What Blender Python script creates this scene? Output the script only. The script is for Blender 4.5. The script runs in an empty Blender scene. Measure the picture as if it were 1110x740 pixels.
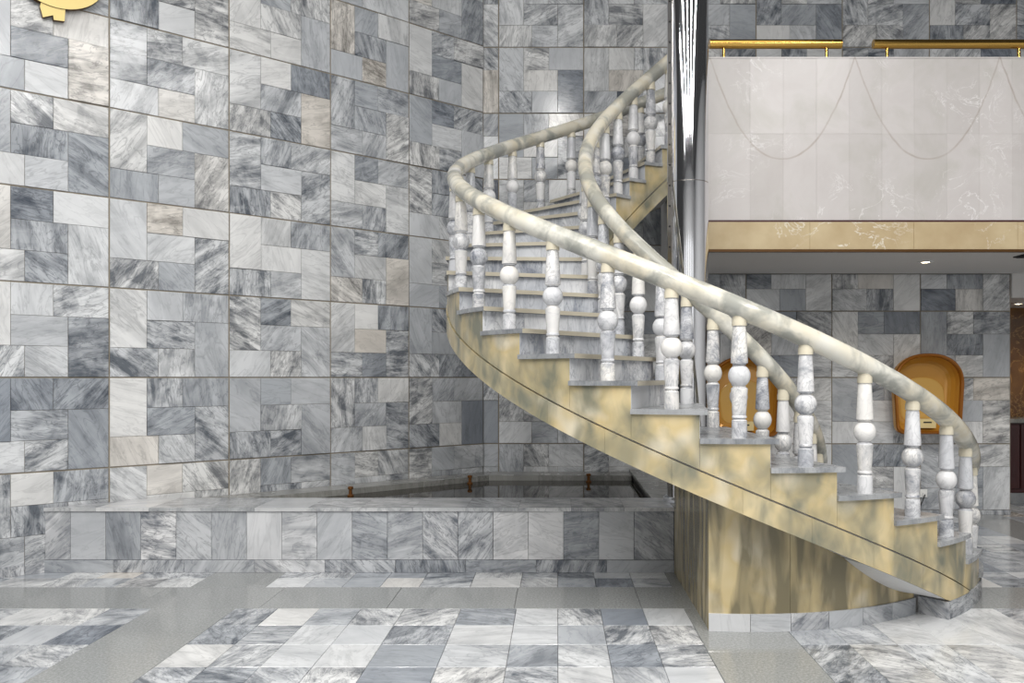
import bpy, bmesh, math, random
from mathutils import Vector, Matrix
random.seed(7)
S = bpy.context.scene
COL = S.collection
PI = math.pi
# ------------------------------------------------------------------ camera
F, PX, PY, H = 900.0, 604.0, 409.0, 1.55      # focal length, principal point (px), eye height (m)
cam = bpy.data.cameras.new('camera'); cam.sensor_width = 36; cam.lens = F/1110*36
cam.shift_x = (555-PX)/1110; cam.shift_y = (PY-370)/1110
cam.clip_start = .05
co = bpy.data.objects.new('camera', cam); COL.objects.link(co)
co.location = (0, 0, H); co.rotation_euler = (PI/2, 0, 0); S.camera = co
# ------------------------------------------------------------------ light
S.view_settings.view_transform = 'Standard'; S.view_settings.look = 'None'
S.view_settings.exposure = -.14; S.view_settings.gamma = 1.0; S.view_settings.use_curve_mapping = False
w = bpy.data.worlds.new('world'); S.world = w; w.use_nodes = True
bg = w.node_tree.nodes['Background']; bg.inputs[0].default_value = (1, 1, 1, 1); bg.inputs[1].default_value = .05

def area(name, loc, rot, sx, sy, power, col=(1, 1, 1)):
    l = bpy.data.lights.new(name, 'AREA'); l.shape = 'RECTANGLE'; l.size = sx; l.size_y = sy
    l.energy = power; l.color = col
    o = bpy.data.objects.new(name, l); COL.objects.link(o); o.location = loc; o.rotation_euler = rot
    return o
area('skylight', (-.5, 2.5, 9.5), (0, 0, 0), 9, 6, 340, (1, .99, .97))
for xx in (-5.5, -2.6, .3, 3.2, 6.1):     # unseen tall area lights added behind the viewer for column reflections and front light
    area('added_rear_light', (xx, -7.95, 2.9), (PI/2, 0, 0), 1.5, 4.6, 18, (.98, .99, 1))
for xx in (-4.2, -2.1, 0, 2.1, 4.2):       # rows of tube lights under the hall ceiling
    area('tube_row', (xx, -.6, 6.9), (0, 0, 0), .2, 7.5, 285, (1, .98, .95))

# ------------------------------------------------------------------ helpers
def px(x, y, D):
    return Vector(((x-PX)*D/F, D, H-(y-PY)*D/F))
def inview(p, m=25):
    if p[1] < .3: return False
    u = PX+F*p[0]/p[1]; v = PY+F*(H-p[2])/p[1]
    return -m < u < 1110+m and -m < v < 740+m
def mesh(name, verts, faces, fix=True, smooth=False):
    me = bpy.data.meshes.new(name); me.from_pydata([tuple(v) for v in verts], [], faces)
    if fix:
        bm = bmesh.new(); bm.from_mesh(me); bmesh.ops.recalc_face_normals(bm, faces=bm.faces); bm.to_mesh(me); bm.free()
    if smooth:
        me.polygons.foreach_set('use_smooth', [True]*len(me.polygons)); me.set_sharp_from_angle(angle=math.radians(42))
    me.update(); return me
def link(name, me, mat=None, parent=None, loc=(0, 0, 0), rz=0):
    o = bpy.data.objects.new(name, me); COL.objects.link(o); o.location = loc; o.rotation_euler = (0, 0, rz)
    if mat is not None and me is not None and not me.materials: me.materials.append(mat)
    if parent: o.parent = parent
    return o
def empty(name, loc, label, cat, group=None):
    o = bpy.data.objects.new(name, None); COL.objects.link(o); o.location = loc; o.empty_display_size = .1
    tag(o, label, cat, group); return o
def tag(o, label, cat, group=None, kind=None):
    o['label'] = label; o['category'] = cat
    if group: o['group'] = group
    if kind: o['kind'] = kind
    return o
def struct(o, label=None, cat=None):
    o['kind'] = 'structure'
    if label: o['label'] = label
    if cat: o['category'] = cat
    return o
def boxdata(x0, x1, y0, y1, z0, z1, ch=0):
    """box; with ch the face at y0 (front) is chamfered"""
    if not ch:
        v = [(x0, y0, z0), (x1, y0, z0), (x1, y0, z1), (x0, y0, z1), (x0, y1, z0), (x1, y1, z0), (x1, y1, z1), (x0, y1, z1)]
        f = [(0, 1, 2, 3), (5, 4, 7, 6), (4, 0, 3, 7), (1, 5, 6, 2), (3, 2, 6, 7), (4, 5, 1, 0)]
        return v, f
    c = ch
    v = [(x0+c, y0, z0+c), (x1-c, y0, z0+c), (x1-c, y0, z1-c), (x0+c, y0, z1-c),
         (x0, y0+c, z0), (x1, y0+c, z0), (x1, y0+c, z1), (x0, y0+c, z1),
         (x0, y1, z0), (x1, y1, z0), (x1, y1, z1), (x0, y1, z1)]
    f = [(0, 1, 2, 3), (4, 5, 1, 0), (5, 6, 2, 1), (6, 7, 3, 2), (7, 4, 0, 3),
         (8, 9, 5, 4), (9, 10, 6, 5), (10, 11, 7, 6), (11, 8, 4, 7), (9, 8, 11, 10)]
    return v, f
def topbox(x0, x1, y0, y1, z0, z1, c=.0025):
    """box whose top face is chamfered"""
    v = [(x0+c, y0+c, z1), (x1-c, y0+c, z1), (x1-c, y1-c, z1), (x0+c, y1-c, z1),
         (x0, y0, z1-c), (x1, y0, z1-c), (x1, y1, z1-c), (x0, y1, z1-c),
         (x0, y0, z0), (x1, y0, z0), (x1, y1, z0), (x0, y1, z0)]
    f = [(0, 1, 2, 3), (4, 5, 1, 0), (5, 6, 2, 1), (6, 7, 3, 2), (7, 4, 0, 3),
         (8, 9, 5, 4), (9, 10, 6, 5), (10, 11, 7, 6), (11, 8, 4, 7), (9, 8, 11, 10)]
    return v, f
def box(name, b, mat, parent=None, loc=(0, 0, 0), rz=0, ch=0):
    v, f = boxdata(*b, ch=ch); return link(name, mesh(name, v, f), mat, parent, loc, rz)
def prism(name, poly, z0, z1, mat, parent=None, loc=(0, 0, 0)):
    n = len(poly)
    v = [(p[0], p[1], z0) for p in poly]+[(p[0], p[1], z1) for p in poly]
    f = [tuple(range(n-1, -1, -1)), tuple(range(n, 2*n))]+[(i, (i+1) % n, n+(i+1) % n, n+i) for i in range(n)]
    return link(name, mesh(name, v, f), mat, parent, loc)
class Join:
    def __init__(s): s.v = []; s.f = []
    def add(s, v, f, M=None):
        k = len(s.v); s.v += [tuple(M @ Vector(p)) if M is not None else tuple(p) for p in v]; s.f += [tuple(i+k for i in q) for q in f]
def lathe(name, prof, n=20, cap=True):
    v = []; f = []
    for r, z in prof:
        for k in range(n): v.append((r*math.cos(2*PI*k/n), r*math.sin(2*PI*k/n), z))
    m = len(prof)
    for j in range(m-1):
        for k in range(n):
            f.append((j*n+k, j*n+(k+1) % n, (j+1)*n+(k+1) % n, (j+1)*n+k))
    if cap: f += [tuple(range(n-1, -1, -1)), tuple(range((m-1)*n, m*n))]
    return mesh(name, v, f, smooth=True)
def tube(name, pts, r, n=16, round_ends=True):
    pts = [Vector(p) for p in pts]; v = []; f = []
    rings = []
    def frame(k):
        t = (pts[min(k+1, len(pts)-1)]-pts[max(k-1, 0)]).normalized()
        s = t.cross(Vector((0, 0, 1)))
        if s.length < 1e-4: s = Vector((1, 0, 0))
        s.normalize(); return t, s, s.cross(t).normalized()
    seq = []
    if round_ends:
        t, s, u = frame(0)
        for q in (85, 60, 30): seq.append((pts[0]-t*r*math.sin(math.radians(q)), s, u, r*math.cos(math.radians(q))))
    for k, p in enumerate(pts):
        t, s, u = frame(k); seq.append((p, s, u, r))
    if round_ends:
        t, s, u = frame(len(pts)-1)
        for q in (30, 60, 85): seq.append((pts[-1]+t*r*math.sin(math.radians(q)), s, u, r*math.cos(math.radians(q))))
    for p, s, u, rr in seq:
        for k in range(n):
            a = 2*PI*k/n; v.append(p+(s*math.cos(a)+u*math.sin(a))*rr)
    for j in range(len(seq)-1):
        for k in range(n): f.append((j*n+k, j*n+(k+1) % n, (j+1)*n+(k+1) % n, (j+1)*n+k))
    f += [tuple(range(n-1, -1, -1)), tuple(range((len(seq)-1)*n, len(seq)*n))]
    return mesh(name, v, f, smooth=True)

# ------------------------------------------------------------------ materials
def srgb(r, g, b):
    f = lambda c: (c/255/12.92) if c/255 <= .04045 else ((c/255+.055)/1.055)**2.4
    return (f(r), f(g), f(b), 1)
class NT:
    def __init__(s, name):
        s.m = bpy.data.materials.new(name); s.m.use_nodes = True; s.t = s.m.node_tree
        s.b = s.t.nodes['Principled BSDF']
    def n(s, kind, **kw):
        nd = s.t.nodes.new(kind)
        for k, v in kw.items(): setattr(nd, k, v)
        return nd
    def l(s, a, b): s.t.links.new(a, b)
    def val(s, x, sock):
        if hasattr(x, 'is_linked') or hasattr(x, 'links'): s.l(x, sock)
        else: sock.default_value = x
    def math(s, op, a, b=0., c=None, clamp=False):
        nd = s.n('ShaderNodeMath', operation=op, use_clamp=clamp); s.val(a, nd.inputs[0]); s.val(b, nd.inputs[1])
        if c is not None: s.val(c, nd.inputs[2])
        return nd.outputs[0]
    def ramp(s, fac, stops, interp='LINEAR'):
        nd = s.n('ShaderNodeValToRGB'); nd.color_ramp.interpolation = interp
        e = nd.color_ramp.elements
        while len(e) < len(stops): e.new(.5)
        for k, (p, c) in enumerate(stops):
            e[k].position = p; e[k].color = c if len(c) == 4 else (*c, 1)
        s.l(fac, nd.inputs[0]); return nd.outputs[0]
    def mix(s, fac, a, b, mode='MIX'):
        nd = s.n('ShaderNodeMix', data_type='RGBA', blend_type=mode)
        s.val(fac, nd.inputs[0]); s.val(a, nd.inputs[6]); s.val(b, nd.inputs[7]); return nd.outputs[2]
    def rnd(s, k=1.):
        oi = s.n('ShaderNodeObjectInfo'); ge = s.n('ShaderNodeNewGeometry')
        a = s.math('MULTIPLY_ADD', ge.outputs['Random Per Island'], 7.31, oi.outputs['Random'])
        wn = s.n('ShaderNodeTexWhiteNoise', noise_dimensions='1D'); s.l(s.math('MULTIPLY', a, 13.7*k), wn.inputs['W'])
        return wn.outputs['Value']
    def noise(s, vec, scale, detail=5, rough=.55, dist=0.):
        nd = s.n('ShaderNodeTexNoise'); s.l(vec, nd.inputs['Vector']); nd.inputs['Scale'].default_value = scale
        nd.inputs['Detail'].default_value = detail; nd.inputs['Roughness'].default_value = rough; nd.inputs['Distortion'].default_value = dist
        return nd.outputs['Fac']
    def done(s, color, rough=.3, metal=0., spec=.5, bump=None, bstr=.1):
        s.val(color, s.b.inputs['Base Color']); s.val(rough, s.b.inputs['Roughness'])
        s.b.inputs['Metallic'].default_value = metal; s.b.inputs['Specular IOR Level'].default_value = spec
        if bump is not None:
            bn = s.n('ShaderNodeBump'); bn.inputs['Strength'].default_value = bstr; bn.inputs['Distance'].default_value = .01
            s.l(bump, bn.inputs['Height']); s.l(bn.outputs[0], s.b.inputs['Normal'])
        return s.m
def marble(name, ground, vein, axis='Y', rough=.22, fine=.55, sc=1., stretch=(4.5, 1.2, 1.)):
    """per-piece marble: every piece gets its own tone, vein direction and vein amount"""
    t = NT(name)
    tc = t.n('ShaderNodeTexCoord'); r1 = t.rnd(1.); r2 = t.rnd(2.3); r3 = t.rnd(3.9)
    vr = t.n('ShaderNodeVectorRotate', rotation_type=axis+'_AXIS'); t.l(tc.outputs['Object'], vr.inputs['Vector'])
    t.l(t.math('MULTIPLY', r1, 6.28), vr.inputs['Angle'])
    off = t.n('ShaderNodeCombineXYZ')
    for k, q in enumerate((r1, r2, r3)): t.l(t.math('MULTIPLY', q, 40.+7*k), off.inputs[k])
    sc_ = t.n('ShaderNodeVectorMath', operation='SCALE'); t.l(vr.outputs[0], sc_.inputs[0]); t.l(t.math('MULTIPLY_ADD', r3, .75, .45), sc_.inputs[3])
    ad = t.n('ShaderNodeVectorMath', operation='ADD'); t.l(sc_.outputs[0], ad.inputs[0]); t.l(off.outputs[0], ad.inputs[1])
    mp = t.n('ShaderNodeVectorMath', operation='MULTIPLY'); t.l(ad.outputs[0], mp.inputs[0]); mp.inputs[1].default_value = stretch
    n1 = t.noise(mp.outputs[0], 2.1*sc, 7, .62, 1.1)
    n2 = t.noise(ad.outputs[0], 4.6*sc, 7, .62, 1.3)
    n4 = t.noise(mp.outputs[0], .9*sc, 4, .6, 1.5)
    n3 = t.noise(mp.outputs[0], 3.4*sc, 5, .55, 1.6)
    g = t.ramp(r2, ground); v = t.ramp(r2, vein)
    amt = t.math('MULTIPLY_ADD', r3, .95, .22, clamp=True)
    s1 = t.ramp(n1, [(.43, (0, 0, 0)), (.62, (1, 1, 1))])
    s2 = t.ramp(n2, [(.44, (0, 0, 0)), (.61, (1, 1, 1))])
    s4 = t.ramp(n4, [(.40, (0, 0, 0)), (.60, (1, 1, 1))])
    fac = t.math('MULTIPLY', t.math('ADD', t.math('ADD', t.math('MULTIPLY', s1, .5), t.math('MULTIPLY', s2, .38)), t.math('MULTIPLY_ADD', s4, .55, -.15)), amt, clamp=True)
    col = t.mix(fac, g, v)
    line = t.ramp(t.math('ABSOLUTE', t.math('SUBTRACT', n3, .5)), [(0, (1, 1, 1)), (.035, (0, 0, 0))])
    dk = t.mix(1., v, (.45, .46, .5, 1), 'MULTIPLY')
    col = t.mix(t.math('MULTIPLY', t.math('MULTIPLY', line, amt), fine), col, dk)
    rs = t.noise(ad.outputs[0], 9, 4)
    rg = t.math('MULTIPLY_ADD', rs, .16, rough-.08)
    return t.done(col, rg, 0, .5, n2, .03)
G = [(0, srgb(140, 147, 157)), (.05, srgb(172, 177, 183)), (.3, srgb(200, 203, 207)), (.6, srgb(222, 224, 226)), (.95, srgb(230, 230, 229)), (1, srgb(220, 214, 206))]
V = [(0, srgb(64, 71, 84)), (.05, srgb(82, 88, 97)), (.3, srgb(92, 98, 106)), (.6, srgb(104, 109, 116)), (.95, srgb(122, 124, 127)), (1, srgb(134, 129, 122))]
M = {}
M['wall'] = marble('grey marble wall tiles', G, V, rough=.15)
GF = [(p, tuple(min(1, c*.98) for c in q)) for p, q in G]
M['floor'] = marble('grey marble floor tiles', GF, V, 'Z', .13, stretch=(1.2, 4., 1.))
M['pool'] = marble('streaked grey marble', [(0, srgb(172, 176, 181)), (.5, srgb(202, 204, 207)), (1, srgb(228, 228, 229))], [(0, srgb(84, 90, 99)), (1, srgb(108, 113, 121))], rough=.2, fine=.6, stretch=(5, 1.2, 1))
M['white'] = marble('white marble with grey veins', [(0, srgb(214, 216, 220)), (.4, srgb(232, 232, 233)), (1, srgb(242, 239, 233))], [(0, srgb(128, 132, 142)), (1, srgb(160, 163, 170))], rough=.22, fine=.5, sc=1.6, stretch=(2.5, 2.5, 1.2))
M['riser'] = marble('pale marble risers', [(0, srgb(200, 203, 208)), (.5, srgb(220, 222, 225)), (1, srgb(236, 236, 236))], [(0, srgb(130, 136, 148)), (1, srgb(160, 164, 172))], 'X', .25)
M['tread'] = marble('grey marble treads', [(0, srgb(150, 152, 154)), (1, srgb(182, 184, 186))], [(0, srgb(112, 116, 120)), (1, srgb(130, 133, 138))], 'Z', .28, .3)
def plain(name, c, rough=.4, metal=0., spec=.5, nscale=0, namt=.12):
    t = NT(name)
    if nscale:
        tc = t.n('ShaderNodeTexCoord'); nn = t.noise(tc.outputs['Object'], nscale, 6, .6)
        k = tuple(x*(1-namt*2) for x in c[:3])+(1,)
        return t.done(t.mix(nn, c, k), rough, metal, spec)
    return t.done(c, rough, metal, spec)
M['nosing'] = plain('cream tread nosing', srgb(200, 192, 172), .35, nscale=9)
M['grout'] = plain('brownish grout', srgb(150, 141, 126), .8, nscale=4)
M['fgrout'] = plain('floor grout', srgb(96, 94, 90), .8, nscale=5)
M['plaster'] = plain('pale plaster', srgb(212, 212, 212), .6, nscale=3, namt=.03)
M['ceiling'] = plain('off white ceiling paint', srgb(214, 212, 210), .6, nscale=2, namt=.02)
M['black'] = plain('black metal', srgb(22, 22, 24), .5)
M['maroon'] = plain('maroon trim', srgb(74, 38, 42), .4)
M['darkred'] = plain('dark red lacquer', srgb(62, 20, 22), .25, nscale=3)
M['whiteplastic'] = plain('white plastic', srgb(232, 232, 230), .4)
M['rust'] = plain('tarnished brass', srgb(150, 100, 52), .45, .6, nscale=30, namt=.3)
M['brass'] = plain('polished brass', srgb(214, 172, 92), .16, 1.)
M['goldpaint'] = plain('gold leaf paint', srgb(238, 214, 140), .42, .15, nscale=3, namt=.06)
M['goldedge'] = plain('dark bronze edge', srgb(92, 62, 26), .4, .4)
M['amber'] = plain('amber gloss plastic', srgb(196, 142, 56), .1, .12, nscale=2, namt=.06)
M['amberin'] = plain('pale amber lining', srgb(206, 164, 84), .2, .0)
M['amberrim'] = plain('brown amber rim', srgb(150, 92, 26), .1, .3)
M['phone'] = plain('beige phone plastic', srgb(226, 206, 150), .4)
M['chrome'] = plain('polished steel', (.80, .81, .84, 1), .07, 1.)
M['steel'] = plain('steel seam strip', (.42, .40, .38, 1), .22, 1.)
M['water'] = plain('dark pool water', (.020, .016, .010, 1), .04, 0, .22)
M['rim'] = marble('pale grey marble rim', [(0, srgb(186, 188, 190)), (1, srgb(214, 214, 214))], [(0, srgb(130, 133, 136)), (1, srgb(150, 152, 155))], 'Z', .16, .4)
M['basin'] = plain('dark wet stone', srgb(46, 46, 42), .5, nscale=6)
M['ledge'] = marble('damp grey marble ledge', [(0, srgb(140, 140, 136)), (1, srgb(168, 168, 164))], [(0, srgb(98, 98, 94)), (1, srgb(120, 120, 116))], 'Z', .25, .4)
def granite():
    t = NT('grey granite'); tc = t.n('ShaderNodeTexCoord'); ge = t.n('ShaderNodeNewGeometry')
    n = t.noise(tc.outputs['Object'], 70, 4, .8); n2 = t.noise(tc.outputs['Object'], 1.5, 3)
    c = t.ramp(n, [(.3, srgb(118, 120, 120)), (.5, srgb(150, 152, 151)), (.72, srgb(182, 184, 183))])
    c = t.mix(t.math('MULTIPLY', n2, .25), c, srgb(120, 124, 124))
    return t.done(c, .11)
M['granite'] = granite()
def yellow(name, streak, dark, sc=1., tone=1., grey=(126, 126, 110)):
    """cream-yellow marble with soft grey-green clouds"""
    t = NT(name); tc = t.n('ShaderNodeTexCoord')
    mp = t.n('ShaderNodeMapping'); t.l(tc.outputs['Object'], mp.inputs['Vector']); mp.inputs['Scale'].default_value = streak
    mp.inputs['Rotation'].default_value = (0, .3, 0)
    n1 = t.noise(mp.outputs[0], 2.6*sc, 2.5, .5, .5); n2 = t.noise(mp.outputs[0], 5.2*sc, 3, .5, .7); n3 = t.noise(tc.outputs['Object'], 3.3, 2)
    base = t.ramp(n3, [(.33, srgb(216, 203, 168)), (.52, srgb(206, 189, 147)), (.68, srgb(219, 212, 194))])
    f = t.ramp(n1, [(.37, (0, 0, 0)), (.63, (1, 1, 1))]); f2 = t.ramp(n2, [(.44, (0, 0, 0)), (.70, (1, 1, 1))])
    fac = t.math('MULTIPLY', t.math('ADD', t.math('MULTIPLY', f, .8), t.math('MULTIPLY', f2, .4)), dark, clamp=True)
    base = t.mix(1., base, (tone, tone*.97, tone*.9, 1), 'MULTIPLY')
    c = t.mix(fac, base, srgb(*grey))
    return t.done(c, .2)
M['stringer'] = yellow('cream yellow marble', (1.5, 1.5, .9), .95)
M['drum'] = yellow('veined yellow marble', (2.3, 2.3, .5), 1.25, 1., .9, (122, 114, 90))
def rail_mat():
    t = NT('cream marbled handrail'); tc = t.n('ShaderNodeTexCoord')
    n1 = t.noise(tc.outputs['Object'], 4.2, 4, .55, .4); n3 = t.noise(tc.outputs['Object'], 2.8, 3)
    base = t.ramp(n3, [(.35, srgb(226, 224, 214)), (.55, srgb(217, 209, 188)), (.7, srgb(228, 227, 222))])
    f = t.ramp(n1, [(.43, (0, 0, 0)), (.58, (1, 1, 1))])
    return t.done(t.mix(t.math('MULTIPLY', f, .8), base, srgb(146, 148, 142)), .14)
M['rail'] = rail_mat()
M['collar'] = plain('cream collar', srgb(226, 218, 196), .25, nscale=12, namt=.06)
def parapet_mat(ref):
    """pinkish cream marble with white veins and the brown swag-shaped stain lines"""
    t = NT('pale pink cream marble'); tc = t.n('ShaderNodeTexCoord'); 
    P = tc.outputs['Object']; r = t.rnd(1.7)
    n1 = t.noise(P, 2.2, 5, .6, .5); n2 = t.noise(P, 3.3, 6, .65, 1.4)
    base = t.ramp(n1, [(.3, srgb(212, 207, 206)), (.5, srgb(218, 214, 213)), (.7, srgb(207, 204, 200))])
    tone = t.ramp(r, [(0, srgb(236, 235, 233)), (.5, srgb(244, 243, 242)), (1, srgb(250, 249, 248))])
    c = t.mix(1., base, tone, 'MULTIPLY')
    ln = t.ramp(t.math('ABSOLUTE', t.math('SUBTRACT', n2, .5)), [(0, (1, 1, 1)), (.016, (0, 0, 0))])
    patch = t.ramp(t.noise(P, 1.3, 3), [(.5, (0, 0, 0)), (.62, (1, 1, 1))])
    c = t.mix(t.math('MULTIPLY', t.math('MULTIPLY', ln, patch), .8), c, srgb(246, 244, 244))
    sx = t.n('ShaderNodeSeparateXYZ'); t.l(P, sx.inputs[0])
    wob = t.math('MULTIPLY_ADD', t.noise(P, 6, 3), .03, -.015)
    X = t.math('ADD', sx.outputs[0], wob)
    # period 1.33 m, lowest point of each swag at the middle
    u = t.math('SUBTRACT', t.math('FRACT', t.math('DIVIDE', t.math('SUBTRACT', X, .095), 1.33)), .5)
    zc = t.math('MULTIPLY_ADD', t.math('POWER', t.math('ABSOLUTE', u), 2.2), 4.3, .83)
    d = t.math('ABSOLUTE', t.math('SUBTRACT', sx.outputs[2], zc))
    wd = t.math('MULTIPLY_ADD', t.math('ABSOLUTE', u), .05, .009)
    st = t.math('SUBTRACT', 1., t.math('DIVIDE', d, wd), clamp=True)
    st = t.math('MULTIPLY', st, t.math('MULTIPLY_ADD', t.noise(P, 4, 3), 1.6, -.25, clamp=True))
    c = t.mix(t.math('MULTIPLY', st, .8), c, srgb(150, 132, 118))
    return t.done(c, .28)
def tan_mat():
    t = NT('tan marble with white veins'); tc = t.n('ShaderNodeTexCoord'); P = tc.outputs['Object']
    n1 = t.noise(P, 3, 5); n2 = t.noise(P, 2.6, 6, .65, 1.0); pt = t.ramp(t.noise(P, 1.1, 2), [(.5, (0, 0, 0)), (.58, (1, 1, 1))])
    c = t.ramp(n1, [(.3, srgb(186, 164, 128)), (.7, srgb(206, 188, 152))])
    ln = t.ramp(t.math('ABSOLUTE', t.math('SUBTRACT', n2, .5)), [(0, (1, 1, 1)), (.014, (0, 0, 0))])
    return t.done(t.mix(t.math('MULTIPLY', t.math('MULTIPLY', ln, pt), .9), c, srgb(240, 236, 224)), .25)
M['tan'] = tan_mat()
def brown_mat():
    t = NT('dark brown veined marble'); tc = t.n('ShaderNodeTexCoord'); P = tc.outputs['Object']
    n1 = t.noise(P, 3, 5); n2 = t.noise(P, 3.5, 6, .65, 1.2)
    c = t.ramp(n1, [(.3, srgb(84, 54, 24)), (.7, srgb(128, 88, 42))])
    ln = t.ramp(t.math('ABSOLUTE', t.math('SUBTRACT', n2, .5)), [(0, (1, 1, 1)), (.02, (0, 0, 0))])
    return t.done(t.mix(t.math('MULTIPLY', ln, .6), c, srgb(196, 150, 84)), .15)
M['brown'] = brown_mat()
def glow(name, c, s):
    t = NT(name); t.b.inputs['Emission Color'].default_value = c; t.b.inputs['Emission Strength'].default_value = s
    return t.done(c, .5)
M['glow'] = glow('lit downlight lens', (1, .86, .62, 1), 14)

# ------------------------------------------------------------------ tiled walls
PIECES = [(0, .295, 0, .665), (.295, .59, 0, .345), (.59, 1, 0, .345), (.295, .695, .345, .665), (.695, 1, .345, 1), (0, .39, .665, 1), (.39, .695, .665, 1)]
ROW = .75; Z0 = .05
_pm = {}
def tile_mesh(w_, h_):
    k = (round(w_, 4), round(h_, 4))
    if k not in _pm:
        v, f = boxdata(-w_/2, w_/2, 0, .03, -h_/2, h_/2, ch=.002)
        _pm[k] = mesh('marble_tile', v, f); _pm[k].materials.append(M['wall'])
    return _pm[k]
def tile_wall(wall, O, rz, joints, rows, skip=None, zmax=None, pieces=PIECES, clip=None):
    """lay panels of seven marble pieces on a wall; O = origin of the wall's face, local x along the wall, -y out of it"""
    R = Matrix.Translation(O) @ Matrix.Rotation(rz, 4, 'Z')
    rest = Join(); n = 0
    for x0, x1 in zip(joints[:-1], joints[1:]):
        for k in rows:
            zb = Z0+k*ROW; zt = zb+ROW
            for u0, u1, v0, v1 in pieces:
                W = x1-x0
                ga = .006; gi = .0012
                xa = x0+u0*W+(ga if u0 == 0 else gi); xb = x0+u1*W-(ga if u1 == 1 else gi)
                za = zt-v1*ROW+(ga if v1 == 1 else gi); zc = zt-v0*ROW-(ga if v0 == 0 else gi)
                if zmax is not None:
                    if za > zmax-.05: continue
                    zc = min(zc, zmax)
                if clip is not None and zc < clip: continue
                j = random.random(); out = random.uniform(0, .002) if j < .82 else random.uniform(.004, .011)
                loc = Vector(((xa+xb)/2, -.006-out, (za+zc)/2)); wp = R @ loc
                if skip and skip(wp): continue
                if inview(wp, 60) and n < 300:
                    o = link('marble_tile', tile_mesh(xb-xa, zc-za), None, wall); o.location = loc; o.rotation_euler = (random.uniform(-.006, .006), 0, random.uniform(-.006, .006)); n += 1
                else:
                    v, f = boxdata(-(xb-xa)/2, (xb-xa)/2, 0, .03, -(zc-za)/2, (zc-za)/2)
                    rest.add(v, f, Matrix.Translation(loc))
    if rest.v:
        o = link('marble_tiles', mesh('marble_tiles', rest.v, rest.f, fix=False), M['wall'], wall); o['kind'] = 'stuff'
WE = Vector((-.84, 9.41, 0)); WA = math.atan2(.6508, .7593)
TD = Vector((.7593, .6508, 0)); ND = Vector((.6508, -.7593, 0))
def wallX(D): return WE.x-(WE.y-D)/.6508*.7593
lj = [-7.75, -6.77, -5.785, -4.80, -3.817, -2.834, -1.848, -.963, 0]
wl = box('wall_left', (-7.75, 0, 0, .2, 0, 6.9), M['grout'], None, WE, WA); struct(wl, 'grey marble tiled wall running along the left side', 'wall')
tile_wall(wl, WE, WA, lj, range(0, 9))
sk = Join()
for k in range(14):
    x1 = -.02-k*.55; box('base_tile', (x1-.547, x1, -.03, -.0005, 0, .078), M['pool'], wl, ch=.002) if -x1 > 3.2 and -x1 < 7.2 else None
wf = box('wall_front', (-9, 9.9, -.2, 0, 0, 7), M['plaster'], None, (0, -8, 0)); struct(wf, 'pale plastered entrance wall of the hall opposite the staircase', 'wall')
wh = box('wall_hall_right', (0, .2, -8, 9.3, 0, 7), M['plaster'], None, (9.7, 0, 0)); struct(wh, 'pale plastered wall along the right side of the hall', 'wall')
bj = [-.666, .301, 1.27, 2.26, 3.24, 4.23, 5.22, 6.2, 7.2]
_j = Join(); _j.add(*boxdata(-.95, 5.05, 0, .2, 0, 6.9)); _j.add(*boxdata(5.05, 8.2, 0, .2, 2.73, 6.9))
wb = link('wall_back', mesh('wall_back', _j.v, _j.f), M['grout'], None, (0, 9.44, 0)); struct(wb, 'grey marble tiled wall behind the spiral staircase and above the balcony', 'wall')
def hid(p): return (p.x > 1.25 and p.z < 3.6)
tile_wall(wb, Vector((0, 9.44, 0)), 0, bj, range(0, 9), hid)
tile_wall(wb, Vector((0, 9.44, 0)), 0, [-.845, -.666], range(0, 9), None, pieces=[(0, 1, 0, .345), (0, 1, .345, 1)])
CZ = 2.72
rj = [1.17, 2.137, 3.107, 4.11, 5.126]
wr = box('wall_right', (1.17, 5.13, 0, .035, 0, CZ), M['grout'], None, (0, 9.40, 0)); struct(wr, 'shaded grey marble tiled wall under the balcony', 'wall')
tile_wall(wr, Vector((0, 9.40, 0)), 0, rj, range(0, 4), zmax=CZ-.003)

for a, b in zip(rj[:-1], rj[1:]): box('base_tile', (a+.001, b-.001, -.02, -.0005, 0, .052), M['pool'], wr, ch=.002)

# ------------------------------------------------------------------ floor
fl = box('floor', (-9, 10, -8, 12.5, -.1, -.012), M['fgrout']); struct(fl, 'polished marble and granite tiled floor', 'floor')
XB = [-2.72, .853, 4.426]; BW = .561
IN = [0, .283, .565, .845, 1.135, 1.513, 1.885, 2.163, 2.448, 2.731, 3.012]
CX, CY = 1.195, 6.97
def polar(p): return math.hypot(p[0]-CX, p[1]-CY), math.atan2(CX-p[0], CY-p[1])
frest = {'floor': Join(), 'granite': Join()}; fn = 0
def ftile(x0, x1, y0, y1, kind):
    global fn
    g = .0012; c = ((x0+x1)/2, (y0+y1)/2, 0)
    dz = random.uniform(-.0006, .0004)
    vis = any(inview((x, y, 0), 4) for x in (x0, c[0], x1) for y in (y0, c[1], y1))
    # hidden under pool, wall or stair drum
    if c[1] > 6.75 and x1 < 2.2 : vis = False
    if (y0 > 6.62 and x1 < 1.2) or c[1] > 10.6: vis = False
    if wallX(c[1])-.3 > x1 and c[1] > 3: return
    if vis and fn < 300:
        v, f = topbox(-(x1-x0)/2+g, (x1-x0)/2-g, -(y1-y0)/2+g, (y1-y0)/2-g, -.015, 0)
        link('granite_slab' if kind == 'granite' else 'marble_tile', mesh('floor_tile', v, f, fix=False), M[kind], fl, (c[0], c[1], dz)); fn += 1
    else:
        v, f = boxdata(x0+g, x1-g, y0+g, y1-g, -.015, dz); frest[kind].add(v, f)
def split(a, b, step):
    n = max(1, round((b-a)/step)); return [a+(b-a)*k/n for k in range(n+1)]
rows = []
y = 5.575
while y > -7.6: rows.append((y-.376, y)); y -= .376
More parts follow.
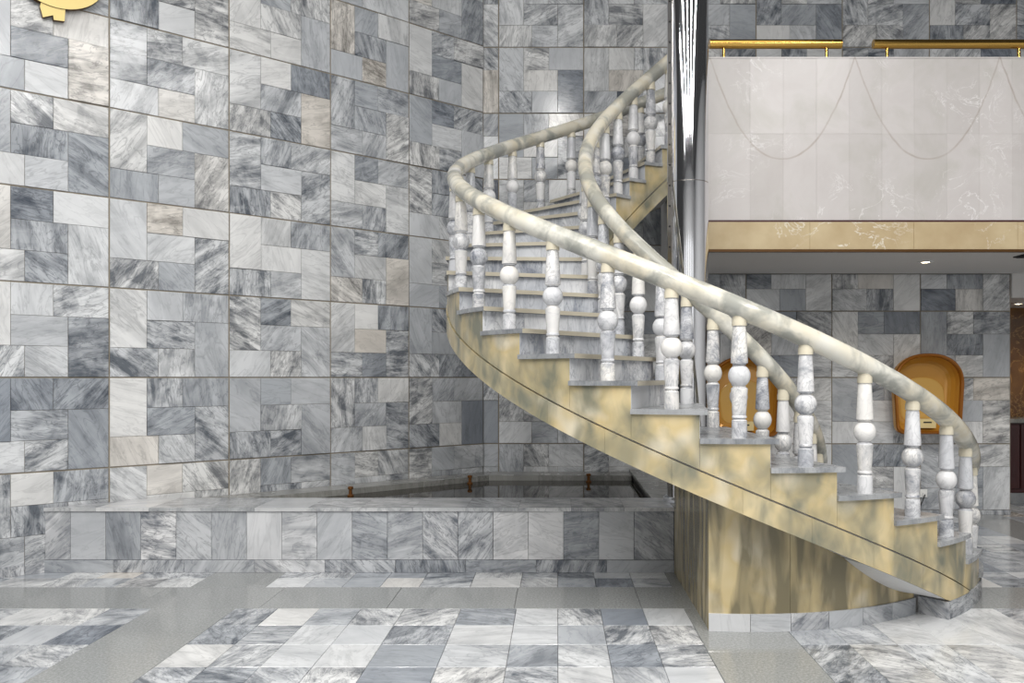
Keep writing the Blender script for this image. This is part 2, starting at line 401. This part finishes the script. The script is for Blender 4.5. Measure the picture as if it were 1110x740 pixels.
rowsB = [(6.145, 6.42), (6.42, 6.62)]+[(6.62+.376*k, 6.62+.376*(k+1)) for k in range(12)]
bands = [(5.575, 6.145)]
xs = []
for b0 in [XB[0]-2*3.573, XB[0]-3.573]+XB+[XB[2]+3.573]:
    xs.append((b0, b0+BW, 'band'))
    for a, b in zip(IN[:-1], IN[1:]): xs.append((b0+BW+a, b0+BW+b, 'in'))
for x0, x1, kd in xs:
    if x1 < -8.9 or x0 > 9.9: continue
    if kd == 'band':
        for ya, yb in zip(split(-7.6, 5.575, .9)[:-1], split(-7.6, 5.575, .9)[1:]): ftile(x0, x1, ya, yb, 'granite')
        for ya, yb in zip(split(6.145, 12.3, .9)[:-1], split(6.145, 12.3, .9)[1:]): ftile(x0, x1, ya, yb, 'granite')
    else:
        wide = x0 > 1.3
        rr = rows
        if wide: rr = [(rows[2*k+1][0], rows[2*k][1]) for k in range(len(rows)//2)]
        for ya, yb in rr+rowsB: ftile(x0, x1, ya, yb, 'floor')
xb = split(-9, 9.9, .86)
for a, b in zip(xb[:-1], xb[1:]): ftile(a+.12, b+.12, 5.575, 6.145, 'granite')
for k, n_ in (('floor', 'marble_tiles'), ('granite', 'granite_slabs')):
    o = link(n_, mesh(n_, frest[k].v, frest[k].f, fix=False), M[k], fl); o['kind'] = 'stuff'

# ------------------------------------------------------------------ fountain pool
PD, PZ = 6.61, .514
pool = empty('fountain_pool', (-1.5, PD, 0), 'long low grey marble fountain pool against the tiled walls', 'pool')
Lp = Vector((-pool.location.x, -pool.location.y, 0))
def pp(poly): return [(p[0]+Lp.x, p[1]+Lp.y) for p in poly]
XL = wallX(PD)
XR = .93
prism('front_wall', pp([(XL+.04, PD+.03), (XR, PD+.03), (XR, 7.13), (wallX(7.13)+.04, 7.13)]), 0, PZ-.03, M['basin'], pool)
x = (76.2-PX)*PD/F; x_end = XR
box('end_strip', (XL+.03+Lp.x, x-.002+Lp.x, .0, .03, .1, PZ-.028), M['pool'], pool, ch=.002)
while x < x_end-.02:
    xe = min(x+.2805, x_end)
    if x_end-xe < .06: xe = x_end
    v, f = boxdata(-(xe-x)/2+.0012, (xe-x)/2-.0012, 0, .03, -(PZ-.13)/2, (PZ-.13)/2, ch=.002)
    link('front_panel', mesh('front_panel', v, f), M['pool'], pool, ((x+xe)/2+Lp.x, random.uniform(-.001, .001), .1+(PZ-.13)/2)); x = xe
x = XL+.02
while x < x_end-.02:
    xe = min(x+.56, x_end)
    v, f = boxdata(-(xe-x)/2+.001, (xe-x)/2-.001, 0, .04, -.049, .049, ch=.002)
    link('base_tile', mesh('base_tile', v, f), M['pool'], pool, ((x+xe)/2+Lp.x, -.012, .049)); x = xe
x = XL+.02; first = True
while x < x_end+.3:
    xe = x+.42
    if first: poly = [(wallX(PD-.012)+.03, PD-.012), (xe-.001, PD-.012), (xe-.001, 7.15), (wallX(7.15)+.03, 7.15)] if False else None
    a0 = max(x, wallX(PD-.012)+.03); 
    lo, hi = (x+.001, xe-.001)
    # slab clipped by the slanted wall
    pts = [(max(lo, wallX(PD-.012)+.04), PD-.012), (hi, PD-.012)]
    if wallX(7.15)+.04 <= lo: pts += [(hi, 7.15), (lo, 7.15)]
    elif wallX(7.15)+.04 < hi:
        yw = WE.y-(WE.x-(lo-.04))/.7593*.6508
        pts += [(hi, 7.15), (wallX(7.15)+.04, 7.15)]+([(lo, yw)] if yw > PD else [])
    else:
        yh = WE.y-(WE.x-(hi-.04))/.7593*.6508; yw = WE.y-(WE.x-(lo-.04))/.7593*.6508
        pts += [(hi, yh)]+([(lo, yw)] if yw > PD else [])
    if hi < .95 or lo < .9:
        prism('rim_slab', pp([(min(p[0], .93), p[1]) for p in pts]), PZ-.028, PZ, M['rim'], pool)
    x = xe; first = False
# right rim and the platform that carries the column
prism('platform', pp([(.82, 7.15), (2.2, 7.15), (2.2, 9.36), (.82, 9.36)]), 0, PZ-.03, M['basin'], pool)
prism('platform_front', pp([(.94, 6.65), (2.0, 6.65), (2.2, 7.149), (.94, 7.149)]), 0, PZ-.03, M['basin'], pool)
prism('platform_slab', pp([(.94, 6.62), (2.0, 6.62), (2.2, 7.149), (.931, 7.149)]), PZ-.029, PZ-.001, M['ledge'], pool)
for a, b in ((7.151, 7.7), (7.702, 8.25), (8.252, 8.8), (8.802, 9.365)):
    prism('platform_slab', pp([(.81, a), (1.5, a), (1.5, b), (.81, b)]), PZ-.029, PZ, M['ledge'], pool)
    prism('platform_slab', pp([(1.502, a), (2.2, a), (2.2, b), (1.502, b)]), PZ-.029, PZ, M['ledge'], pool)
# ledges along the two walls
LZ = .485
def lw(d, off): q = WE-TD*d+ND*off; return (q.x, q.y)
ds = [.31, 1.0, 1.8, 2.6, 3.02]
for a, b in zip(ds[:-1], ds[1:]):
    prism('ledge_slab', pp([lw(a+.001, .03), lw(a+.001, .35), lw(b-.001, .35), lw(b-.001, .03)]), .36, LZ, M['ledge'], pool)
prism('ledge_slab', pp([lw(3.021, .03), lw(3.021, .35), (-2.936, 7.151), (wallX(7.151)+.05, 7.151)]), .36, LZ, M['ledge'], pool)
xs_ = [-.745, -.2, .3, .81]
prism('ledge_slab', pp([lw(.309, .03), lw(.309, .35), (-.746, 9.03), (-.746, 9.40), (-.80, 9.40)]), .36, LZ, M['ledge'], pool)
for a, b in zip(xs_[:-1], xs_[1:]): prism('ledge_slab', pp([(a+.001, 9.03), (b-.001, 9.03), (b-.001, 9.405), (a+.001, 9.405)]), .36, LZ, M['ledge'], pool)
wpoly = pp([(-2.93, 7.13), (.815, 7.13), (.815, 9.04), (-.745, 9.04)])
prism('basin_floor', wpoly, 0, .1, M['basin'], pool)
o = prism('water', wpoly, .1, .43, M['water'], pool); o['label'] = 'still dark water'
def nozzle(x, y, lab):
    e = empty('fountain_nozzle', (x, y, .4305), lab, 'nozzle', 'brass fountain nozzles in the pool')
    link('base', lathe('base', [(.03, 0), (.03, .012), (.016, .018), (.016, .06)], 14), M['rust'], e)
    link('tip', lathe('tip', [(.016, .06), (.026, .066), (.026, .085), (.02, .09)], 14), M['rust'], e)
nozzle(-1.954, 7.85, 'small brass fountain nozzle, leftmost, beside the left wall ledge')
nozzle(-.92, 8.75, 'small brass fountain nozzle at the corner of the two ledges')
nozzle(.336, 8.9, 'small brass fountain nozzle, rightmost, nearest under the staircase')

# ------------------------------------------------------------------ staircase
RISE, A0, DA = .17, -1.203, .196
RO, RI = 2.10, .90
N = 22
st = empty('spiral_staircase', (CX, CY, 0), 'curved marble staircase with cream handrails and turned balusters', 'staircase')
def pol(r, a, z): return Vector((-r*math.sin(a), -r*math.cos(a), z))
def ang(i): return A0+i*DA
def pitch(a): return (a-A0)/DA*RISE
def sector(name, r0, r1, a0, a1, zb, zt, mat, parent=st, n=6, front=None, smooth=False):
    fb = zb if callable(zb) else (lambda a: zb); ft = zt if callable(zt) else (lambda a: zt)
    v = []; f = []
    for k in range(n+1):
        a = a0+(a1-a0)*k/n
        v += [pol(r0, a, fb(a)), pol(r1, a, fb(a)), pol(r1, a, ft(a)), pol(r0, a, ft(a))]
    for k in range(n):
        b = 4*k
        for j in range(4): f.append((b+j, b+(j+1) % 4, b+4+(j+1) % 4, b+4+j))
    f += [(0, 1, 2, 3), (4*n+3, 4*n+2, 4*n+1, 4*n)]
    me = mesh(name, v, f); me.materials.append(mat)
    if front:
        me.materials.append(front); me.polygons[4*n].material_index = 1
    o = link(name, me, None, parent); return o
BB = .115
# core with the pale soffit
AE = math.radians(-38.9)
sector('soffit', RI+.025, RO-.025, AE, ang(N), lambda a: max(0.004, pitch(a)-.335), lambda a: pitch(a)-.05, M['plaster'], n=90)
sector('base_block', RI+.025, RO-.03, A0+.02, AE-.002, .002, lambda a: max(.03, pitch(a)-.05), M['plaster'], n=10)
for i in range(1, N+1):
    a0, a1 = ang(i-1), ang(i)
    sector('tread', RI-.02, RO+.02, a0-.022, a1, i*RISE-.03, i*RISE, M['tread'], front=M['nosing'])
    # riser of three marble pieces
    c1 = RI+random.uniform(.3, .5); c2 = c1+random.uniform(.3, .45)
    for ra, rb in ((RI+.001, c1-.001), (c1+.001, c2-.001), (c2+.001, RO-.001)):
        d = Vector((-math.sin(a0), -math.cos(a0), 0)); t = Vector((-math.cos(a0), math.sin(a0), 0))
        pr = random.uniform(0, .0015)
        q = [d*ra-t*pr, d*rb-t*pr, d*rb+t*.02, d*ra+t*.02]
        z0 = max(.001, (i-1)*RISE+.0005); z1 = i*RISE-.0305
        me = mesh('riser_tile', [Vector((p.x, p.y, z)) for z in (z0, z1) for p in q], [(0, 1, 2, 3), (4, 5, 6, 7), (0, 1, 5, 4), (1, 2, 6, 5), (2, 3, 7, 6), (3, 0, 4, 7)])
        link('riser_tile', me, M['riser'], st)
    # cheek panels under each tread, outside and inside
    for r0, r1 in ((RO-.025, RO), (RI, RI+.025)):
        lo = lambda a: max(BB+.001, pitch(a)-.183) if a > AE-.2 else BB+.001
        sector('cheek_panel', r0, r1, a0+.0004, a1-.0004, lo, i*RISE-.0305, M['stringer'], n=8)
# lower bands, slightly proud, joints between the treads
s = A0+1.86*DA; e_ = ang(N); cuts = [s]
k = 2.4
while k < N: cuts.append(A0+k*DA) if k > 2.2 else None; k += 1.0
cuts.append(e_)
for a, b in zip(cuts[:-1], cuts[1:]):
    lo = lambda q: max(BB+.001, pitch(q)-.34); hi = lambda q: max(BB+.003, pitch(q)-.195)
    sector('string_band', RO-.024, RO+.008, a+.0003, b-.0003, lo, hi, M['stringer'], n=8)
    sector('string_band', RI-.008, RI+.024, a+.0003, b-.0003, lo, hi, M['stringer'], n=8)
# grey skirting of the foot of the stair
for a, b in ((A0, A0+.17), (A0+.171, A0+.34), (A0+.341, AE)):
    sector('skirting_tile', RO-.028, RO+.012, a, b-.001, 0, BB, M['pool'], n=4)
    sector('skirting_tile', RI-.012, RI+.028, a, b-.001, 0, BB, M['pool'], n=4)
sector('skirting_tile', 1.91, RO+.012, AE, AE+.012, 0, BB-.002, M['pool'], n=1)
# supporting drum under the flight
def soff(a): return pitch(a)-.337
DR = 1.9; AD0, AD1 = math.radians(-37.2), math.radians(8.1)
for k in range(3):
    a = AD0+(AD1-AD0)*k/3; b = AD0+(AD1-AD0)*(k+1)/3
    o = sector('drum_panel', DR-.05, DR, a+.0005, b-.0005, .0, lambda q: max(.02, soff(q)), M['drum'], n=10)
n = 6
for k in range(n):
    a = AD0+(AD1-AD0)*k/n; b = AD0+(AD1-AD0)*(k+1)/n
    sector('skirting_tile', DR-.02, DR+.014, a+.0008, b-.0008, 0, .107, M['pool'], n=4)
# flat flank of the drum, running back to the pool
XF = .93; yf = CY-math.sqrt(DR**2-(CX-XF)**2)
ys = [yf+(PD-.02-yf)*k/12 for k in range(13)]
v = []; f = []
for yy in ys:
    r, a = polar((XF, yy)); z = soff(a) if r > RI else soff(polar((XF, 6.1))[1])
    for xx, zz in ((XF, 0), (XF+.05, 0), (XF+.05, z), (XF, z)): v.append((xx-CX, yy-CY, zz))
for k in range(12):
    for j in range(4): f.append((4*k+j, 4*k+(j+1) % 4, 4*k+4+(j+1) % 4, 4*k+4+j))
f += [(0, 1, 2, 3), (51, 50, 49, 48)]
link('drum_flank', mesh('drum_flank', v, f), M['drum'], st)
# pale flare of the soffit running out onto the drum
v = []; f = []
fa0, fa1 = math.radians(-37.5), math.radians(-18)
for k in range(17):
    a = fa0+(fa1-fa0)*k/16; top = max(BB-.004, pitch(a)-.341); dr = .055*math.sin(PI*min(1, k/16*1.0))**.8
    v += [pol(RO+.004, a, top), pol(DR+.002, a, max(.1, top-dr)), pol(DR+.002, a, top)]
for k in range(16):
    for j in range(3): f.append((3*k+j, 3*k+(j+1) % 3, 3*k+3+(j+1) % 3, 3*k+3+j))
f += [(0, 1, 2), (50, 49, 48)]
link('soffit_flare', mesh('soffit_flare', v, f), M['plaster'], st)
# balusters
BH = .716
prof = [(.046, 0), (.047, .02), (.045, .105), (.036, .112), (.036, .117), (.044, .122), (.044, .130), (.039, .136), (.041, .16), (.049, .285), (.049, .295), (.039, .303), (.039, .309)]
for k in range(9):
    t_ = -65+k*16.25; prof.append((.064*math.cos(math.radians(t_))+.002, .371+.068*math.sin(math.radians(t_))))
prof += [(.040, .435), (.040, .441), (.051, .447), (.051, .458), (.040, .655), (.037, .662), (.037, .667)]
bm_ = lathe('baluster', prof, 18); bm_.materials.append(M['white'])
cm_ = lathe('collar', [(.044, .667), (.044, .70), (.040, .715), (.040, .745)], 18); cm_.materials.append(M['collar'])
def baluster(r, a, z, s):
    p = pol(r, a, z); o = link('baluster', bm_, None, st, p, random.uniform(0, 6.28)); o.scale = (1, 1, s)
    c = link('collar', cm_, None, o)
for i in range(1, N+1):
    a = ang(i-1)+.42*DA
    baluster(2.04, a, i*RISE-.0005, 1.0)
    baluster(.96, ang(i-1)+.5*DA, i*RISE-.0005, 1.055)
def rail(R, h, a0, a1, n):
    pts = []
    for k in range(n+1):
        a = a0+(a1-a0)*k/n; pts.append(pol(R, a, pitch(a)+h))
    return pts
o = link('handrail', tube('handrail', rail(2.04, .872, A0-.04, 3.16, 110), .064, 20), M['rail'], st)
o = link('handrail', tube('handrail', rail(.96, .916, A0-.04, 3.16, 90), .062, 20), M['rail'], st)

# ------------------------------------------------------------------ chrome column
cl = empty('steel_column', (1.096, 6.97, PZ), 'tall polished steel column rising through the middle of the staircase', 'column')
ztop = 8.5-PZ; zj = 3.17-PZ
link('lower_sleeve', lathe('lower_sleeve', [(.172, 0), (.172, zj-.004)], 64), M['chrome'], cl)
link('joint_ring', lathe('joint_ring', [(.168, zj-.004), (.168, zj+.004)], 48), M['steel'], cl)
link('upper_sleeve', lathe('upper_sleeve', [(.172, zj+.004), (.172, ztop)], 64), M['chrome'], cl)
link('base_ring', lathe('base_ring', [(.205, 0), (.205, .03), (.19, .045), (.175, .05)], 48), M['chrome'], cl)
th = math.radians(205)
sa = Matrix.Rotation(th, 4, 'Z')
v, f = boxdata(.166, .178, -.03, .03, .05, ztop)
o = link('seam_strip', mesh('seam_strip', v, f), M['steel'], cl); o.rotation_euler = (0, 0, th)
rv = lathe('rivet', [(.009, 0), (.008, .004), (.004, .007)], 10); rv.materials.append(M['black'])
for k in range(26):
    q = bpy.data.objects.new('rivet', rv); COL.objects.link(q); q.parent = o; q.location = (.178, 0, .25+k*.17); q.rotation_euler = (0, PI/2, 0)

# ------------------------------------------------------------------ balcony
BD = 7.6; FLZ = 3.74; PT = 4.47; X0 = 1.30
bal = empty('trim_1', (X0, BD, CZ), 'cream marble balcony front with tan fascia above the shaded passage', 'balcony'); bal['kind'] = 'structure'
slab = box('ceiling', (1.17, 8.2, BD+.03, 9.36, CZ, FLZ-.02), M['ceiling']); struct(slab, 'pale ceiling slab of the passage under the balcony', 'ceiling')
box('parapet_core', (.02, 7, .03, .20, .27, PT-CZ-.02), M['plaster'], bal)
pm = parapet_mat(None)
ZP0 = 2.99
pj = [X0]+[(v_-PX)*BD/F for v_ in (813, 849, 885, 920.5, 956, 991, 1026.5, 1062, 1097)]
while pj[-1] < 8: pj.append(pj[-1]+.2985)
zs = [(ZP0, 1.55+264*BD/F), (1.55+264*BD/F, PT)]
for a, b in zip(pj[:-1], pj[1:]):
    for za, zb in zs:
        v, f = boxdata(a-X0+.0003, b-X0-.0003, 0, .03, za-CZ+.0003, zb-CZ-.0003, ch=.0006)
        o = link('parapet_tile', mesh('parapet_tile', v, f), pm, bal, (0, random.uniform(-.0008, .0008), 0))
box('cap_slab', (0, 7, -.004, .22, PT-CZ, PT-CZ+.012), pm, bal)
box('maroon_strip', (0, 7, -.006, .03, .252, .269), M['maroon'], bal)
# fascia with rounded left end
fx = [X0]+[X0+.06+.95*k for k in range(1, 8)]
for a, b in zip(fx[:-1], fx[1:]):
    v, f = boxdata(a-X0+.0006, b-X0-.0006, -.012, .03, .0, .251, ch=.003); link('fascia_slab', mesh('fascia_slab', v, f), M['tan'], bal)
box('fascia_lip', (0, 7, -.016, .035, -.022, -.0005), M['goldedge'], bal)
uf = box('upper_floor', (1.17, 8.2, 7.8, 9.36, FLZ-.02, FLZ), M['tread']); struct(uf, 'grey stone floor of the balcony', 'floor')
def brass_rail(xa, xb, posts, lab):
    yr = BD+.1; z = 4.64
    e = empty('brass_rail', ((xa+xb)/2, yr, PT+.012), lab, 'rail', 'brass rails on the balcony front')
    cx = (xa+xb)/2; L = (xb-xa)/2
    link('tube', tube('tube', [(-L, 0, z-PT-.012), (-L/2, 0, z-PT-.012), (L/2, 0, z-PT-.012), (L, 0, z-PT-.012)], .042, 20, False), M['brass'], e)
    for p in posts:
        link('post', lathe('post', [(.022, 0), (.022, .006), (.014, .01), (.014, .135)], 14), M['brass'], e, (p-cx, 0, 0))
YR = BD+.1; fxp = lambda v_: (v_-PX)*YR/F
brass_rail(fxp(769), fxp(912), [fxp(784.5), fxp(896)], 'short brass rail on the balcony parapet, beside the steel column')
brass_rail(fxp(946.5), fxp(1196), [fxp(961.5), fxp(1104.5)], 'long brass rail on the balcony parapet, right of the gap')

# ------------------------------------------------------------------ passage under the balcony
def downlight(x, y, z, lab, power=25):
    e = empty('downlight', (x, y, z), lab, 'light', 'recessed downlights')
    link('trim_ring', lathe('trim_ring', [(.045, 0), (.075, 0), (.075, -.008), (.05, -.014), (.045, -.012)], 24, cap=False), M['whiteplastic'], e)
    link('lens', lathe('lens', [(.044, -.002), (.044, -.008), (.02, -.012)], 20), M['glow'], e)
    l = bpy.data.lights.new('downlight_lamp', 'SPOT'); l.energy = power; l.color = (1, .86, .66); l.spot_size = 2.4; l.spot_blend = .6; l.shadow_soft_size = .05
    q = bpy.data.objects.new('downlight_lamp', l); COL.objects.link(q); q.parent = e; q.location = (0, 0, -.03)
downlight(3.71, 8.36, CZ-.001, 'small lit downlight in the pale ceiling under the balcony', 14)
vg = empty('ceiling_vent', (4.62, 7.95, CZ), 'black vent grille in the ceiling under the balcony', 'vent')
box('frame', (-.2, .2, -.1, .1, -.012, -.001), M['black'], vg)
for k in range(6): box('slat', (-.18, .18, -.085+k*.03, -.07+k*.03, -.018, -.0125), M['black'], vg)
def hood(x, z0, lab):
    """arched amber telephone hood: shell, rim, lining and a small phone"""
    W, Hh, dep = .385, .88, .20
    e = empty('telephone_hood', (x, 9.385-.03, z0), lab, 'phone hood', 'amber telephone hoods on the marble wall')
    def outline(w_, b, t, cb, n=14):
        pts = []
        for k in range(n*2+1):      # rounded top
            a = PI*k/(2*n); q = w_*.86; cc = math.cos(a); sn = math.sin(a); pts.append((w_*math.copysign(abs(cc)**.86, cc), t-q+q*abs(sn)**.86))
        for k in range(7):
            a = PI+PI/2*k/6; pts.append((-w_*.93+cb+cb*math.cos(a), b+cb+cb*math.sin(a)))
        for k in range(7):
            a = 1.5*PI+PI/2*k/6; pts.append((w_*.93-cb+cb*math.cos(a), b+cb+cb*math.sin(a)))
        return pts
    def loft(name, secs, mat, close_last=True):
        v = []; f = []
        for pts, yy in secs: v += [(p[0], yy, p[1]) for p in pts]
        m = len(secs[0][0])
        for j in range(len(secs)-1):
            for k in range(m): f.append((j*m+k, j*m+(k+1) % m, (j+1)*m+(k+1) % m, (j+1)*m+k))
        if close_last: f.append(tuple(range((len(secs)-1)*m, len(secs)*m)))
        me = mesh(name, v, f, fix=False, smooth=False); link(name, me, mat, e); return me
    O = lambda d: outline(W-d, d, Hh-d, .09)
    loft('shell', [(O(.05), -.001), (O(.02), -.05), (O(.0), -.12), (O(.0), -dep+.02)], M['amber'], False)
    loft('rim', [(O(0), -dep+.02), (O(-.006), -dep), (O(.004), -dep-.018), (O(.018), -dep-.02), (O(.03), -dep-.006), (O(.032), -dep+.03)], M['amberrim'], False)
    loft('bowl', [(O(.032), -dep+.03), (O(.045), -.1), (O(.07), -.05), (O(.1), -.025), (O(.13), -.02)], M['amber'], True)
    loft('lining', [(outline(W-.13, .13, Hh-.26, .1), -.0205), (outline(W-.14, .14, Hh-.27, .1), -.026)], M['amberin'], True)
    b = box('phone', (-.09, .1, -.15, -.06, .06, .16), M['phone'], e)
    box('slot', (-.04, .05, -.153, -.15, .115, .13), M['black'], b)
hood(4.10, .93, 'amber arched telephone hood on the wall under the balcony, right one')
hood(2.08, .90, 'amber arched telephone hood partly hidden behind the balusters, left one')
so = empty('wall_socket', (4.135, 9.382, .20), 'small white wall socket with a short black cable', 'socket')
box('plate', (-.04, .04, -.016, -.001, 0, .09), M['whiteplastic'], so)
box('plug', (-.018, .012, -.045, -.016, .02, .055), M['whiteplastic'], so)
link('cable', tube('cable', [(0, -.045, .03), (-.03, -.06, -.03), (-.07, -.07, -.11), (-.1, -.1, -.19)], .006, 8), M['black'], so)
# recess at the far right
rc = box('wall_recess', (5.0, 9.6, 10.75, 10.9, 0, 3.2), M['brown']); struct(rc, 'dark brown veined marble wall of the recess at the far right', 'wall')
rcc = box('ceiling_recess', (5.13, 9.6, 9.36, 10.75, 2.45, 2.72), M['ceiling']); struct(rcc, 'low ceiling of the recess at the far right', 'ceiling')
re_ = box('wall_recess_side', (5.06, 5.126, 9.44, 10.75, 0, 2.72), M['brown']); struct(re_, 'brown marble return wall at the corner of the recess', 'wall')
ct = empty('counter', (6.0, 10.3, 0), 'dark red counter with a grey stone top at the far right edge', 'counter')
box('plinth', (-.87, 2.8, -.03, .42, 0, .12), M['tread'], ct)
box('body', (-.87, 2.8, 0, .42, .12, .99), M['darkred'], ct)
for k in range(3):
    d = box('door', (-.86+k*.6, -.27+k*.6, -.02, -.0005, .17, .97), M['darkred'], ct, ch=.006)
    kb = lathe('knob', [(.008, 0), (.008, .02), (.018, .028), (.018, .036), (.008, .042)], 12); kb.materials.append(M['brass'])
    q = link('knob', kb, None, d, (-.56+k*.6, -.02, .56)); q.rotation_euler = (PI/2, 0, 0)
box('worktop', (-.87, 2.8, -.05, .43, .99, 1.04), M['ledge'], ct)
downlight(5.58, 10.05, 2.449, 'small lit downlight above the dark red counter', 30)

# ------------------------------------------------------------------ gold ornament, top left
gd = 3.817+.18
gp = WE-TD*(4.21)+ND*.014
go = empty('gold_ornament', (gp.x, gp.y, 4.50), 'gold rounded plaque with a notched tab on the marble wall', 'ornament')
go.rotation_euler = (0, 0, WA)
def plaque(name, pts, dep, parent, front=M['goldpaint'], side=M['goldedge']):
    n = len(pts); v = [(p[0], 0, p[1]) for p in pts]+[(p[0], -dep, p[1]) for p in pts]
    f = [tuple(range(n, 2*n)), tuple(range(n-1, -1, -1))]+[(k, (k+1) % n, n+(k+1) % n, n+k) for k in range(n)]
    me = mesh(name, v, f); me.materials.append(side); me.materials.append(front)
    for p in me.polygons:
        if abs(p.normal.y) > .9: p.material_index = 1
    return link(name, me, None, parent)
plaque('disc', [(.36*math.cos(2*PI*k/48), .33+.33*math.sin(2*PI*k/48)*(1 if math.sin(2*PI*k/48) < 0 else 1.25)) for k in range(48)], .05, go)
plaque('tab', [(-.11, -.02), (-.09, -.1), (-.02, -.065), (-.015, -.1), (.06, -.09), (.065, .01), (.0, .03), (-.10, .03)], .04, go)
